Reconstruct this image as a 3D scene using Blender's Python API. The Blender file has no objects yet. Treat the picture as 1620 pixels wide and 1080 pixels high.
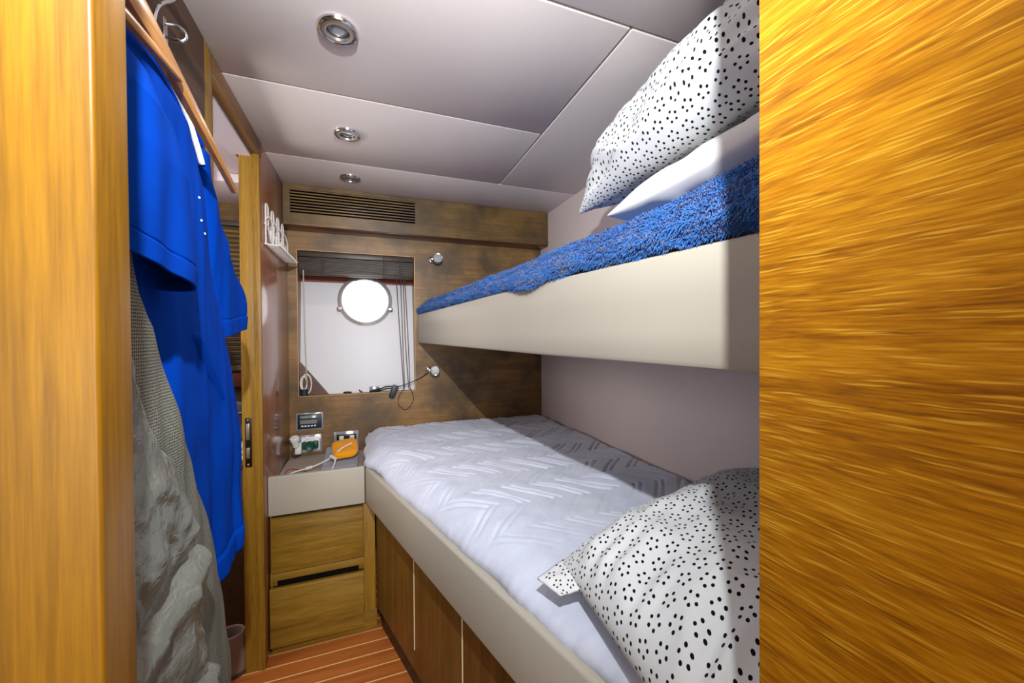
import bpy, bmesh, math, random
from mathutils import Vector, Matrix, noise
random.seed(7)
sc = bpy.context.scene
COL = sc.collection
PI = math.pi

# ------------------------------------------------------------------ colours
def lin(c):
    return c/12.92 if c <= 0.04045 else ((c+0.055)/1.055)**2.4
def C(h):
    h = h.lstrip('#')
    return tuple(lin(int(h[i:i+2], 16)/255) for i in (0, 2, 4)) + (1.0,)

# ------------------------------------------------------------------ materials
class N:
    def __init__(s, name):
        s.m = bpy.data.materials.new(name); s.m.use_nodes = True
        s.t = s.m.node_tree; s.b = s.t.nodes['Principled BSDF']
    def n(s, typ, **kw):
        nd = s.t.nodes.new(typ)
        for k, v in kw.items():
            if k in nd.inputs: nd.inputs[k].default_value = v
            else: setattr(nd, k, v)
        return nd
    def l(s, a, b): s.t.links.new(a, b)
    def set(s, **kw):
        for k, v in kw.items(): s.b.inputs[k.replace('_', ' ')].default_value = v
    def ramp(s, fac, stops):
        r = s.n('ShaderNodeValToRGB')
        e = r.color_ramp.elements
        while len(e) < len(stops): e.new(0.5)
        for el, (p, c) in zip(e, stops): el.position = p; el.color = c
        s.l(fac, r.inputs['Fac']); return r.outputs['Color']
    def coord(s, scale=(1, 1, 1), kind='Object', rot=(0, 0, 0)):
        tc = s.n('ShaderNodeTexCoord'); mp = s.n('ShaderNodeMapping')
        mp.inputs['Scale'].default_value = scale; mp.inputs['Rotation'].default_value = rot
        s.l(tc.outputs[kind], mp.inputs['Vector']); return mp.outputs['Vector']
    def noise(s, vec, scale, detail=4, rough=0.55, dist=0.0):
        t = s.n('ShaderNodeTexNoise'); t.inputs['Scale'].default_value = scale
        t.inputs['Detail'].default_value = detail; t.inputs['Roughness'].default_value = rough
        t.inputs['Distortion'].default_value = dist
        s.l(vec, t.inputs['Vector']); return t.outputs['Fac']
    def mix(s, fac, a, b, mode='MIX'):
        m = s.n('ShaderNodeMix', data_type='RGBA', blend_type=mode)
        for sock, v in ((m.inputs[0], fac), (m.inputs[6], a), (m.inputs[7], b)):
            if hasattr(v, 'default_value'): s.l(v, sock)
            else: sock.default_value = v
        return m.outputs[2]
    def math(s, op, a, b=0.0, c=0.0):
        m = s.n('ShaderNodeMath', operation=op)
        for i, v in enumerate((a, b, c)):
            if hasattr(v, 'default_value'): s.l(v, m.inputs[i])
            else: m.inputs[i].default_value = v
        return m.outputs[0]
    def bump(s, h, strength=0.3, dist=0.002):
        b = s.n('ShaderNodeBump'); b.inputs['Strength'].default_value = strength
        b.inputs['Distance'].default_value = dist
        s.l(h, b.inputs['Height']); s.l(b.outputs['Normal'], s.b.inputs['Normal'])
    def col(s, c):
        if hasattr(c, 'default_value'): s.l(c, s.b.inputs['Base Color'])
        else: s.b.inputs['Base Color'].default_value = c

def plain(name, c, rough=0.5, metal=0.0, spec=0.5, **kw):
    m = N(name); m.col(C(c)); m.set(Roughness=rough, Metallic=metal, Specular_IOR_Level=spec, **kw); return m.m

def wood(name, dark, mid, light, axis='X', rough=0.35, coat=0.0, fine=180, streak=14, stain=None, spec=0.4, stretch=22, contrast=1.0):
    m = N(name)
    i = 'XYZ'.index(axis)
    sc1 = [1, 1, 1]; sc1[i] = 1/stretch
    v = m.coord(tuple(sc1))
    a = m.noise(v, streak, 5, 0.6, 0.4); b = m.noise(v, fine, 3, 0.6)
    f = m.math('ADD', m.math('MULTIPLY', a, 0.62), m.math('MULTIPLY', b, 0.38))
    w = 0.17/contrast
    c = m.ramp(f, [(0.5-w, C(dark)), (0.5, C(mid)), (0.5+w, C(light))])
    if stain:
        sv = m.coord((1, 1, 1)); sn = m.noise(sv, 3.2, 4, 0.6)
        c = m.mix(m.ramp(sn, [(0.42, (0, 0, 0, 1)), (0.60, (1, 1, 1, 1))]), c, C(stain))
    m.col(c); m.set(Roughness=rough, Specular_IOR_Level=spec, Coat_Weight=coat, Coat_Roughness=0.12)
    m.bump(b, 0.12, 0.001)
    return m.m

def leather(name, c, rough=0.5, spec=0.3, bump=0.15, scale=420):
    m = N(name); v = m.coord((1, 1, 1))
    h = m.noise(v, scale, 3, 0.6); big = m.noise(v, 5, 3)
    base = C(c); dk = tuple(x*0.92 for x in base[:3])+(1,)
    m.col(m.mix(big, dk, base)); m.set(Roughness=rough, Specular_IOR_Level=spec); m.bump(h, bump, 0.001)
    return m.m

def quartered_oak(name):
    # quarter-sawn oak: horizontal grain with bright ray flecks
    m = N(name)
    v = m.coord((1, 1/10, 1)); v2 = m.coord((1, 1/16, 1.0))
    a = m.noise(v, 40, 5, 0.62, 0.7); b = m.noise(v2, 420, 3, 0.6, 0.3)
    f = m.math('ADD', m.math('MULTIPLY', a, 0.5), m.math('MULTIPLY', b, 0.5))
    c = m.ramp(f, [(0.36, C('#8a5406')), (0.5, C('#bd7d0a')), (0.62, C('#d99a18'))])
    vd = m.n('ShaderNodeVectorMath', operation='ADD')
    wob = m.n('ShaderNodeTexNoise'); wob.inputs['Scale'].default_value = 22
    ws = m.n('ShaderNodeVectorMath', operation='SCALE'); ws.inputs['Scale'].default_value = 0.006
    vv = m.coord((1, 1, 1)); m.l(vv, wob.inputs['Vector']); m.l(wob.outputs['Color'], ws.inputs[0])
    m.l(vv, vd.inputs[0]); m.l(ws.outputs[0], vd.inputs[1])
    mp = m.n('ShaderNodeMapping'); mp.inputs['Scale'].default_value = (40, 20, 430)
    m.l(vd.outputs[0], mp.inputs['Vector'])
    vor = m.n('ShaderNodeTexVoronoi', voronoi_dimensions='3D'); vor.inputs['Scale'].default_value = 1.0
    m.l(mp.outputs['Vector'], vor.inputs['Vector'])
    fl = m.ramp(vor.outputs['Distance'], [(0.16, (1, 1, 1, 1)), (0.36, (0, 0, 0, 1))])
    c = m.mix(m.math('MULTIPLY', fl, 0.75), c, C('#f0bb3a'))
    m.col(c); m.set(Roughness=0.38, Specular_IOR_Level=0.35); m.bump(b, 0.15, 0.0006)
    return m.m

def dotted(name):
    m = N(name); v = m.coord((1, 1, 1), 'UV')
    S = 0.0365                                     # rosettes of five dots on a staggered lattice
    sp = m.n('ShaderNodeSeparateXYZ'); m.l(v, sp.inputs[0])
    U_ = m.math('DIVIDE', sp.outputs['X'], S); V_ = m.math('DIVIDE', sp.outputs['Y'], S*0.92)
    row = m.math('FLOOR', V_); odd = m.math('MULTIPLY', m.math('MODULO', row, 2.0), 0.5)
    Us = m.math('ADD', U_, odd)
    fx = m.math('MULTIPLY', m.math('SUBTRACT', m.math('FRACT', Us), 0.5), S)
    fy = m.math('MULTIPLY', m.math('SUBTRACT', m.math('FRACT', V_), 0.5), S*0.92)
    rad = m.math('SQRT', m.math('ADD', m.math('MULTIPLY', fx, fx), m.math('MULTIPLY', fy, fy)))
    th = m.math('ADD', m.math('ARCTAN2', fy, fx), m.math('MULTIPLY', row, 0.9))
    q = 2*PI/5
    k = m.math('WRAP', th, q/2, -q/2)
    px = m.math('SUBTRACT', m.math('MULTIPLY', rad, m.math('COSINE', k)), 0.0100); py = m.math('MULTIPLY', rad, m.math('SINE', k))
    dd = m.math('SQRT', m.math('ADD', m.math('MULTIPLY', px, px), m.math('MULTIPLY', py, py)))
    d = m.math('LESS_THAN', dd, 0.0028)
    m.col(m.mix(d, C('#d2d6d8'), C('#07090c')))
    m.set(Roughness=0.85, Specular_IOR_Level=0.1, Sheen_Weight=0.1)
    m.bump(m.noise(v, 900, 2), 0.1, 0.0005)
    return m.m

def fabric(name, c, c2=None, rough=0.85, scale=700, bump=0.25, sheen=0.2, spec=0.1):
    m = N(name); v = m.coord((1, 1, 1)); h = m.noise(v, scale, 2, 0.6)
    m.col(m.mix(m.noise(v, 9, 3), C(c2 or c), C(c)))
    m.set(Roughness=rough, Specular_IOR_Level=spec, Sheen_Weight=sheen); m.bump(h, bump, 0.0008)
    return m.m

def mesh_fabric(name):
    m = N(name); v = m.coord((1, 1, 1))
    mp = m.n('ShaderNodeMapping'); mp.inputs['Scale'].default_value = (0.4, 320, 270); m.l(v, mp.inputs['Vector'])
    vor = m.n('ShaderNodeTexVoronoi', voronoi_dimensions='3D'); vor.inputs['Scale'].default_value = 1; vor.inputs['Randomness'].default_value = 0.15
    m.l(mp.outputs['Vector'], vor.inputs['Vector'])
    f = m.ramp(vor.outputs['Distance'], [(0.26, (0, 0, 0, 1)), (0.40, (1, 1, 1, 1))])
    m.col(m.mix(f, C('#2f312c'), C('#8a8d82'))); m.set(Roughness=0.7, Specular_IOR_Level=0.2); m.bump(f, 0.3, 0.001)
    return m.m

def floor_mat():
    m = N('teak and holly floor'); v = m.coord((1/24, 1, 1))
    tc = m.n('ShaderNodeTexCoord'); sep = m.n('ShaderNodeSeparateXYZ'); m.l(tc.outputs['Object'], sep.inputs[0])
    a = m.noise(v, 22, 5, 0.6, 0.3); b = m.noise(v, 190, 3)
    f = m.math('ADD', m.math('MULTIPLY', a, 0.6), m.math('MULTIPLY', b, 0.4))
    teak = m.ramp(f, [(0.34, C('#8e4c1d')), (0.5, C('#a9602a')), (0.66, C('#bd7236'))])
    fr = m.math('FRACT', m.math('DIVIDE', m.math('ADD', sep.outputs['Y'], -1.681+0.0658*60), 0.0658))
    st = m.math('LESS_THAN', fr, 0.085)
    m.col(m.mix(st, teak, C('#e2b877'))); m.set(Roughness=0.38, Specular_IOR_Level=0.4); m.bump(b, 0.06, 0.001)
    return m.m

def zig_mat():
    m = N('white plush blanket'); v = m.coord((1, 1, 1))
    h = m.noise(v, 260, 4, 0.7); b = m.noise(v, 30, 4, 0.6)
    m.col(m.mix(b, C('#bec5d6'), C('#d0d7e8'))); m.set(Roughness=0.9, Specular_IOR_Level=0.05, Sheen_Weight=0.35, Sheen_Roughness=0.4)
    m.bump(m.math('ADD', m.math('MULTIPLY', h, 0.5), m.math('MULTIPLY', b, 0.6)), 0.45, 0.004)
    return m.m

def nylon(name):
    m = N(name); v = m.coord((1, 1, 1)); v2 = m.coord((1, 1, 0.6))
    n1 = m.noise(v2, 11, 4, 0.55, 0.9); n2 = m.noise(v, 70, 3, 0.6, 0.5)
    m.col(C('#868a82')); m.set(Roughness=0.36, Specular_IOR_Level=0.6, Metallic=0.35)
    m.bump(m.math('ADD', n1, m.math('MULTIPLY', n2, 0.25)), 0.75, 0.012)
    return m.m

def emissive(name, c, s):
    m = N(name); m.col(C(c)); m.set(Emission_Color=C(c), Emission_Strength=s); return m.m

M = dict(
    panel=quartered_oak('quarter sawn oak'),
    jamb=wood('golden oak upright', '#654302', '#8a6002', '#a47602', 'Z', 0.4, 0, 260, 40, contrast=0.9),
    oak=wood('oak drawer front', '#614914', '#86651b', '#a08033', 'X', 0.45, 0, 300, 30),
    oakz=wood('oak post', '#6b4c14', '#8f6a1c', '#a8842f', 'Z', 0.45, 0, 300, 30),
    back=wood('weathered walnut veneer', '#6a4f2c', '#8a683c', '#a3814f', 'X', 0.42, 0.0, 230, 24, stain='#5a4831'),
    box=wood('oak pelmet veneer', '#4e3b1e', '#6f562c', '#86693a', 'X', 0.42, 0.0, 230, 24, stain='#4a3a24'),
    mahog=wood('glossy red mahogany', '#70402a', '#8e5638', '#a06a4c', 'Z', 0.3, 0.7, 160, 12, spec=0.5),
    darkwood=wood('dark closet veneer', '#3c2a1d', '#4e3828', '#5d4534', 'Y', 0.5, 0, 200, 16),
    base=wood('dark teak base panel', '#4a2f0e', '#614117', '#775321', 'Z', 0.4, 0.1, 240, 22),
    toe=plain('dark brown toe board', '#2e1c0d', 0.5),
    rawwood=plain('pale bare wood edge', '#dcc79c', 0.7),
    hangwood=wood('varnished beech', '#9c6a32', '#b98446', '#c99858', 'Y', 0.3, 0.4, 150, 20),
    cream=leather('cream leather', '#b1ac9e', 0.42, 0.35),
    ceil=leather('pale grey ceiling leather', '#e8e1dd', 0.40, 0.40, 0.10, 300),
    wallr=leather('pale mauve wall leather', '#ddd0cc', 0.55, 0.25),
    liner=leather('white hull liner', '#d3d4d9', 0.38, 0.4, 0.03),
    floor=floor_mat(), dots=dotted('white cotton with black dots'),
    zig=zig_mat(), white=fabric('white cotton', '#d9d8d8', '#d0cecd', bump=0.1),
    mattress=fabric('mattress ticking', '#c9c6c2'),
    blue=fabric('royal blue pique', '#0040b0', '#003aa4', 0.9, 1500, 0.3, 0.0, 0.04),
    fluff=fabric('blue fluffy pile', '#356fba', '#235699', 0.75, 500, 0.3, 0.4),
    fluffbase=fabric('blue pile backing', '#2c5f9f', '#255589', 0.9, 500, 0.3, 0.2),
    nylon=nylon('silver nylon'), meshfab=mesh_fabric('grey perforated mesh'),
    chrome=plain('polished chrome', '#e2e4e6', 0.14, 1.0),
    steel=plain('brushed nickel', '#c2bdb4', 0.35, 0.9),
    darksteel=plain('dark bronze plate', '#3a332b', 0.35, 0.8),
    black=plain('black plastic', '#15171b', 0.4), navy=plain('dark blue black plastic', '#1c2735', 0.4),
    void=plain('dark recess', '#0d0a07', 0.9, spec=0.1),
    whiteplastic=plain('white plastic', '#e6e6e2', 0.35), green=plain('dark green plastic', '#0e4a3e', 0.35),
    whitewire=plain('white coated wire', '#dedcd8', 0.4),
    cable=plain('white rubber cable', '#dfdcdb', 0.5), redcable=plain('red thin cable', '#b3323a', 0.5),
    orange=fabric('orange yellow microfibre', '#f0a41e', '#e2940f', 0.9, 600, 0.3, 0.2),
    grey=fabric('grey felt', '#9a9ca6', '#8f919c', 0.9, 500, 0.3), greybag=fabric('charcoal bag cloth', '#57585e'),
    shoe=fabric('taupe suede', '#8a7468', '#7d685d', 0.8, 400, 0.2), sole=plain('brown sole', '#4b3a2c', 0.7),
    screen=plain('grey lcd screen', '#7d8784', 0.15, 0, 0.8), acrylic=plain('clear edged plate', '#aeb4bd', 0.12, 0.4, 0.8),
    slat=wood('dark stained slats', '#2b221b', '#3d3229', '#51443a', 'X', 0.4, 0, 200, 20),
    tape=plain('dark brown cord', '#39302a', 0.7), lens=plain('frosted lamp lens', '#9aa3a8', 0.25, 0, 0.7),
    glass=emissive('daylit porthole glass', '#f6f9ff', 1.7),
    braid=fabric('white braided cord', '#e6e2d6', bump=0.3), ceil2=leather('white head ceiling', '#dcd3da', 0.45, 0.35),
    darkred=wood('dark mahogany sill', '#3c1f14', '#54291a', '#6a3622', 'X', 0.3, 0.2),
)

# ------------------------------------------------------------------ mesh helpers
def box(bm, x0, x1, y0, y1, z0, z1, bev=0.0, seg=2):
    vs = [bm.verts.new((x, y, z)) for x in (x0, x1) for y in (y0, y1) for z in (z0, z1)]
    fs = [(0, 1, 3, 2), (4, 6, 7, 5), (0, 4, 5, 1), (2, 3, 7, 6), (0, 2, 6, 4), (1, 5, 7, 3)]
    F = [bm.faces.new([vs[i] for i in f]) for f in fs]
    if bev > 0:
        es = list({e for f in F for e in f.edges})
        bmesh.ops.bevel(bm, geom=es, offset=bev, segments=seg, profile=0.5, affect='EDGES')
    return bm

def hexa(bm, b, t, bev=0.0, seg=2):
    """solid from bottom polygon points and top polygon points"""
    vb = [bm.verts.new(p) for p in b]; vt = [bm.verts.new(p) for p in t]; n = len(b)
    F = [bm.faces.new(vb[::-1]), bm.faces.new(vt)]
    for i in range(n): F.append(bm.faces.new((vb[i], vb[(i+1) % n], vt[(i+1) % n], vt[i])))
    if bev > 0:
        es = list({e for f in F for e in f.edges})
        bmesh.ops.bevel(bm, geom=es, offset=bev, segments=seg, profile=0.5, affect='EDGES')
    return bm

def tube(bm, pts, r, seg=10, closed=False):
    pts = [Vector(p) for p in pts]; n = len(pts); rings = []
    rr = r if isinstance(r, (list, tuple)) else [r]*n
    up = None
    for i, p in enumerate(pts):
        if closed: t = (pts[(i+1) % n]-pts[i-1])
        else: t = pts[min(i+1, n-1)]-pts[max(i-1, 0)]
        t.normalize()
        if up is None:
            up = t.orthogonal().normalized()
        else:
            up = (up - t*up.dot(t))
            up = up.normalized() if up.length > 1e-6 else t.orthogonal().normalized()
        s = t.cross(up)
        rings.append([bm.verts.new(p+(up*math.cos(a)+s*math.sin(a))*rr[i]) for a in (2*PI*k/seg for k in range(seg))])
    m = n if closed else n-1
    for i in range(m):
        A, B = rings[i], rings[(i+1) % n]
        for k in range(seg): bm.faces.new((A[k], A[(k+1) % seg], B[(k+1) % seg], B[k]))
    if not closed:
        bm.faces.new(rings[0][::-1]); bm.faces.new(rings[-1])
    return bm

def smooth_path(pts, sub=8):
    P = [Vector(p) for p in pts]; out = []
    for i in range(len(P)-1):
        p0, p1, p2, p3 = P[max(i-1, 0)], P[i], P[i+1], P[min(i+2, len(P)-1)]
        for k in range(sub):
            t = k/sub
            out.append(0.5*((2*p1)+(-p0+p2)*t+(2*p0-5*p1+4*p2-p3)*t*t+(-p0+3*p1-3*p2+p3)*t**3))
    out.append(P[-1]); return out

def lathe(bm, prof, o, d, seg=32):
    """prof: list of (radius, height) about axis d through o"""
    o = Vector(o); d = Vector(d).normalized(); a = d.orthogonal().normalized(); b = d.cross(a)
    rings = []
    for r, h in prof:
        if r < 1e-6: rings.append([bm.verts.new(o+d*h)])
        else: rings.append([bm.verts.new(o+d*h+(a*math.cos(t)+b*math.sin(t))*r) for t in (2*PI*k/seg for k in range(seg))])
    for A, B in zip(rings, rings[1:]):
        for k in range(seg):
            k2 = (k+1) % seg
            if len(A) == 1 and len(B) == 1: continue
            if len(A) == 1: bm.faces.new((A[0], B[k], B[k2]))
            elif len(B) == 1: bm.faces.new((A[k], B[0], A[k2]))
            else: bm.faces.new((A[k], B[k], B[k2], A[k2]))
    return bm

def grid(bm, nu, nv, f, uv=None, closed_u=False):
    V = [[bm.verts.new(f(i/(nu if closed_u else nu-1), j/(nv-1))) for j in range(nv)] for i in range(nu)]
    lay = bm.loops.layers.uv.verify() if uv else None
    for i in range(nu if closed_u else nu-1):
        for j in range(nv-1):
            i2 = (i+1) % nu
            fc = bm.faces.new((V[i][j], V[i2][j], V[i2][j+1], V[i][j+1]))
            if uv:
                for lp, (a, b) in zip(fc.loops, ((i, j), (i+1, j), (i+1, j+1), (i, j+1))):
                    lp[lay].uv = uv(a/(nu if closed_u else nu-1), b/(nv-1))
    return V

def base_of(bm):
    xs = [v.co.x for v in bm.verts]; ys = [v.co.y for v in bm.verts]; zs = [v.co.z for v in bm.verts]
    return Vector(((min(xs)+max(xs))/2, (min(ys)+max(ys))/2, min(zs)))

def root_loc(o):
    while o.parent: o = o.parent
    return o.location.copy()

def obj(name, bm, mat, parent=None, smooth=True, angle=35, label=None, cat=None, group=None, kind=None, normals=True):
    """bm is in room coordinates; links ONE mesh object (a part when parent is given)"""
    if normals: bmesh.ops.recalc_face_normals(bm, faces=bm.faces[:])
    loc = root_loc(parent) if parent else base_of(bm)
    if kind == 'structure' and not parent: loc = Vector((0, 0, 0))
    for v in bm.verts: v.co -= loc
    me = bpy.data.meshes.new(name); bm.to_mesh(me); bm.free()
    me.materials.append(mat)
    if smooth:
        me.polygons.foreach_set('use_smooth', [True]*len(me.polygons))
        try: me.set_sharp_from_angle(angle=math.radians(angle))
        except Exception: pass
    o = bpy.data.objects.new(name, me); COL.objects.link(o)
    if parent: o.parent = parent
    else: o.location = loc
    tag(o, label, cat, group, kind); return o

def tag(o, label=None, cat=None, group=None, kind=None):
    if label: o['label'] = label
    if cat: o['category'] = cat
    if group: o['group'] = group
    if kind: o['kind'] = kind
    return o

def thing(name, loc, label, cat, group=None):
    o = bpy.data.objects.new(name, None); o.empty_display_size = 0.05
    COL.objects.link(o); o.location = loc; return tag(o, label, cat, group)

def copy_thing(o, loc, label, parent=None):
    c = o.copy(); COL.objects.link(c)
    if parent: c.parent = parent
    else: c.location = loc; c['label'] = label
    for ch in [x for x in bpy.data.objects if x.parent == o]: copy_thing(ch, None, None, c)
    return c

def B(): return bmesh.new()
def nz(x, y, z=0.0): return noise.noise(Vector((x, y, z)))
def lerp(a, b, t): return a+(b-a)*t
def interp(tab, x):
    if x <= tab[0][0]: return tab[0][1]
    for (a, va), (b, vb) in zip(tab, tab[1:]):
        if x <= b: return lerp(va, vb, (x-a)/(b-a))
    return tab[-1][1]
def sst(a, b, x):
    t = min(1, max(0, (x-a)/(b-a))); return t*t*(3-2*t)

# ------------------------------------------------------------------ room dimensions (metres; camera stands in the cabin door)
BY = 2.22      # window wall
RX = 1.02      # right wall
PX = -0.38     # face of partition on the left
HC = 1.995     # ceiling
FY = 1.75      # front of nightstand

# ---- setting
bm = B(); box(bm, -1.3, 1.1, -3.4, 2.45, -0.06, 0.0); obj('floor', bm, M['floor'], kind='structure')
bm = B()
box(bm, -1.3, 1.1, -0.1, 2.45, HC+0.014, HC+0.06)
g = 0.0016
for (x0, x1, y0, y1) in ((-0.385, 1.1, 1.79, BY), (-0.385, 0.605, 1.298, 1.79), (-0.385, 0.605, 0.78, 1.298), (0.605, 1.1, 0.78, 1.79), (-0.385, 1.1, 0.17, 0.78)):
    box(bm, x0+g, x1-g, y0+g, y1-g, HC, HC+0.02, 0.005, 3)
obj('ceiling', bm, M['ceil'], kind='structure')

# window wall with the window opening cut out of it
wx0, wx1, wz0, wz1 = -0.338, 0.242, 0.955, 1.702
bm = B()
box(bm, -0.45, wx0, BY, BY+0.03, 0, HC+0.02); box(bm, wx1, 1.1, BY, BY+0.03, 0, HC+0.02)
box(bm, wx0, wx1, BY, BY+0.03, 0, wz0); box(bm, wx0, wx1, BY, BY+0.03, wz1, HC+0.02)
obj('wall_back', bm, M['back'], kind='structure')
bm = B(); box(bm, RX, RX+0.05, 0.17, BY, 0, HC+0.02); obj('wall_right', bm, M['wallr'], kind='structure')
bm = B(); box(bm, PX-0.055, PX, 1.70, BY, 0, HC+0.02, 0.002); obj('wall_left', bm, M['mahog'], kind='structure')
bm = B(); box(bm, -0.41, -0.375, 0.357, 1.166, 0, HC+0.02); obj('wall_closet', bm, M['darkwood'], kind='structure')
# wall in which the cabin door stands: golden upright on the left, quarter sawn panel on the right
bm = B(); box(bm, -1.0, -0.16, 0.319, 0.357, 0, HC+0.3, 0.0025, 3); obj('wall_front', bm, M['jamb'], kind='structure')
bm = B(); box(bm, 0.33, 1.07, 0.17, 0.2, 0, HC+0.02); obj('wall_head', bm, M['wallr'], kind='structure')
bm = B(); box(bm, 0.30, 0.332, -0.75, 0.2265, 0, HC+0.3, 0.0012, 2); obj('wall_entry', bm, M['panel'], kind='structure')

# doorway to the next cabin in the left wall
d1 = bpy.data.objects.new('door_1', None); COL.objects.link(d1); tag(d1, kind='structure')
bm = B(); box(bm, -0.445, -0.400, 1.690, 1.712, 0, 1.945, 0.0015); box(bm, -0.402, PX+0.002, 1.682, 1.7005, 0, 1.945, 0.0015); obj('door_jamb', bm, M['oakz'], d1)
bm = B(); box(bm, -0.43, PX+0.004, 1.166, 1.223, 0, HC-0.002, 0.0015); obj('door_jamb', bm, M['oakz'], d1)
bm = B(); box(bm, -0.405, PX+0.003, 1.223, 1.715, 1.938, HC-0.001, 0.001); obj('door_header', bm, wood('brown header veneer', '#5f4226', '#7b5836', '#8b6844', 'Y', 0.4), d1)
bm = B(); box(bm, -0.47, -0.406, 1.223, 1.69, 1.93, HC-0.001); obj('header_lining', bm, M['ceil2'], d1)
sp = B(); box(sp, -0.436, -0.414, 1.6875, 1.6915, 0.772, 0.956, 0.0015); st = obj('strike_plate', sp, M['darksteel'], d1, label='dark bronze strike plate')
bm = B(); box(bm, -0.432, -0.421, 1.686, 1.689, 0.805, 0.845, 0.0006); box(bm, -0.432, -0.421, 1.686, 1.689, 0.875, 0.935, 0.0006); obj('latch_opening', bm, M['steel'], st)
for z in (0.781, 0.948):
    bm = B(); lathe(bm, [(0, 0.0012), (0.003, 0.001), (0.0038, 0)], (-0.426, 1.6872, z), (0, -1, 0), 14); obj('screw', bm, M['steel'], st)

# the next cabin, seen through the doorway
bm = B(); box(bm, -1.3, -0.436, 2.26, 2.29, 0, HC+0.02); obj('wall_back_head', bm, M['box'], kind='structure')
bm = B(); box(bm, -1.3, -0.47, 0.9, 2.26, 1.955, 2.0); box(bm, -1.3, -0.49, 1.95, 2.26, 1.915, 1.956, 0.004); obj('ceiling_head', bm, M['ceil2'], kind='structure')
bm = B(); box(bm, -1.33, -1.27, 0.36, 2.3, 0, HC+0.02); obj('wall_far_left', bm, M['darkwood'], kind='structure')
t = thing('venetian_blind', (-0.72, 2.24, 1.09), 'lowered dark slatted blind with cord seen through the doorway left of the post', 'blind')
bm = B(); box(bm, -0.95, -0.5, 2.225, 2.26, 1.80, 1.825, 0.002); obj('headrail', bm, M['slat'], t)
for k in range(30):
    z = 1.79-k*0.0225
    bm = B(); hexa(bm, [(-0.945, 2.227, z-0.004), (-0.505, 2.227, z-0.004), (-0.505, 2.252, z+0.004), (-0.945, 2.252, z+0.004)],
                   [(-0.945, 2.227, z-0.002), (-0.505, 2.227, z-0.002), (-0.505, 2.252, z+0.006), (-0.945, 2.252, z+0.006)])
    obj('slat', bm, M['steel'] if k == -1 else M['slat'], t)
bm = B(); tube(bm, [(-0.575, 2.224, 1.80), (-0.575, 2.224, 1.10)], 0.0022, 6); obj('cord', bm, M['cable'], t)
bm = B(); box(bm, -0.95, -0.5, 2.228, 2.252, 1.095, 1.11, 0.002); obj('bottom_rail', bm, M['slat'], t)
bm = B(); box(bm, -0.97, -0.45, 2.20, 2.262, 1.02, 1.085, 0.003); obj('trim_2', bm, M['darkred'], kind='structure')
t = thing('vanity_cabinet', (-0.75, 2.05, 0.0), 'dark wooden cabinet in the next cabin beyond the doorway', 'cabinet')
bm = B(); box(bm, -1.1, -0.45, 1.93, 2.25, 0.0, 0.70, 0.003); obj('body', bm, M['darkwood'], t)
bm = B(); box(bm, -1.12, -0.447, 1.915, 2.255, 0.702, 0.725, 0.004); obj('worktop', bm, M['darkred'], t)
bm = B()
for k in range(3): box(bm, -0.70, -0.50, 1.95, 2.10, 0.7265+k*0.024, 0.749+k*0.024, 0.009, 3)
obj('folded_towel', bm, M['white'], label='white folded towel on the cabinet beyond the doorway', cat='towel')
t = thing('toiletry_bag', (-0.6, 2.03, 0.80), 'grey toiletry bag on top of the white folded towel', 'bag')
bm = B()
def bagf(u, v):
    a = 2*PI*u; ph = -PI/2+PI*v
    e = lambda x, p: math.copysign(abs(x)**p, x)
    return Vector((-0.60+0.095*e(math.cos(a), .5)*e(math.cos(ph), .4), 2.03+0.05*e(math.sin(a), .5)*e(math.cos(ph), .4), 0.885+0.085*e(math.sin(ph), .6)))
grid(bm, 32, 17, bagf, closed_u=True); bmesh.ops.remove_doubles(bm, verts=bm.verts[:], dist=1e-5); obj('body', bm, M['greybag'], t)
bm = B(); tube(bm, [(-0.68, 1.981, 0.93), (-0.52, 1.981, 0.93)], 0.003, 8); obj('zip', bm, M['steel'], t)

# shoe standing in the doorway
t = thing('ankle_boot', (-0.50, 1.70, 0.0), 'taupe ankle boot standing on the floor in the doorway by the post', 'boot')
bm = B()
def boot(u, v):
    a = 2*PI*u
    z = 0.012+0.148*v
    toe = (1-sst(0.25, 0.75, v))
    cx = -0.497-0.06*toe; rx = 0.047+0.065*toe; ry = 0.043-0.004*v
    return Vector((cx+rx*math.cos(a), 1.705+ry*math.sin(a)*(1-0.25*toe*max(0, -math.cos(a))), z))
grid(bm, 40, 20, boot, closed_u=True)
o = obj('upper', bm, M['shoe'], t); md = o.modifiers.new('thick', 'SOLIDIFY'); md.thickness = 0.004
bm = B(); grid(bm, 40, 2, lambda u, v: Vector((-0.557+0.114*math.cos(2*PI*u), 1.705+0.046*math.sin(2*PI*u)*(1-0.25*max(0, -math.cos(2*PI*u))), 0.0005+0.013*v)), closed_u=True)
bmesh.ops.holes_fill(bm, edges=bm.edges[:], sides=0); obj('sole', bm, M['sole'], t)

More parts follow.
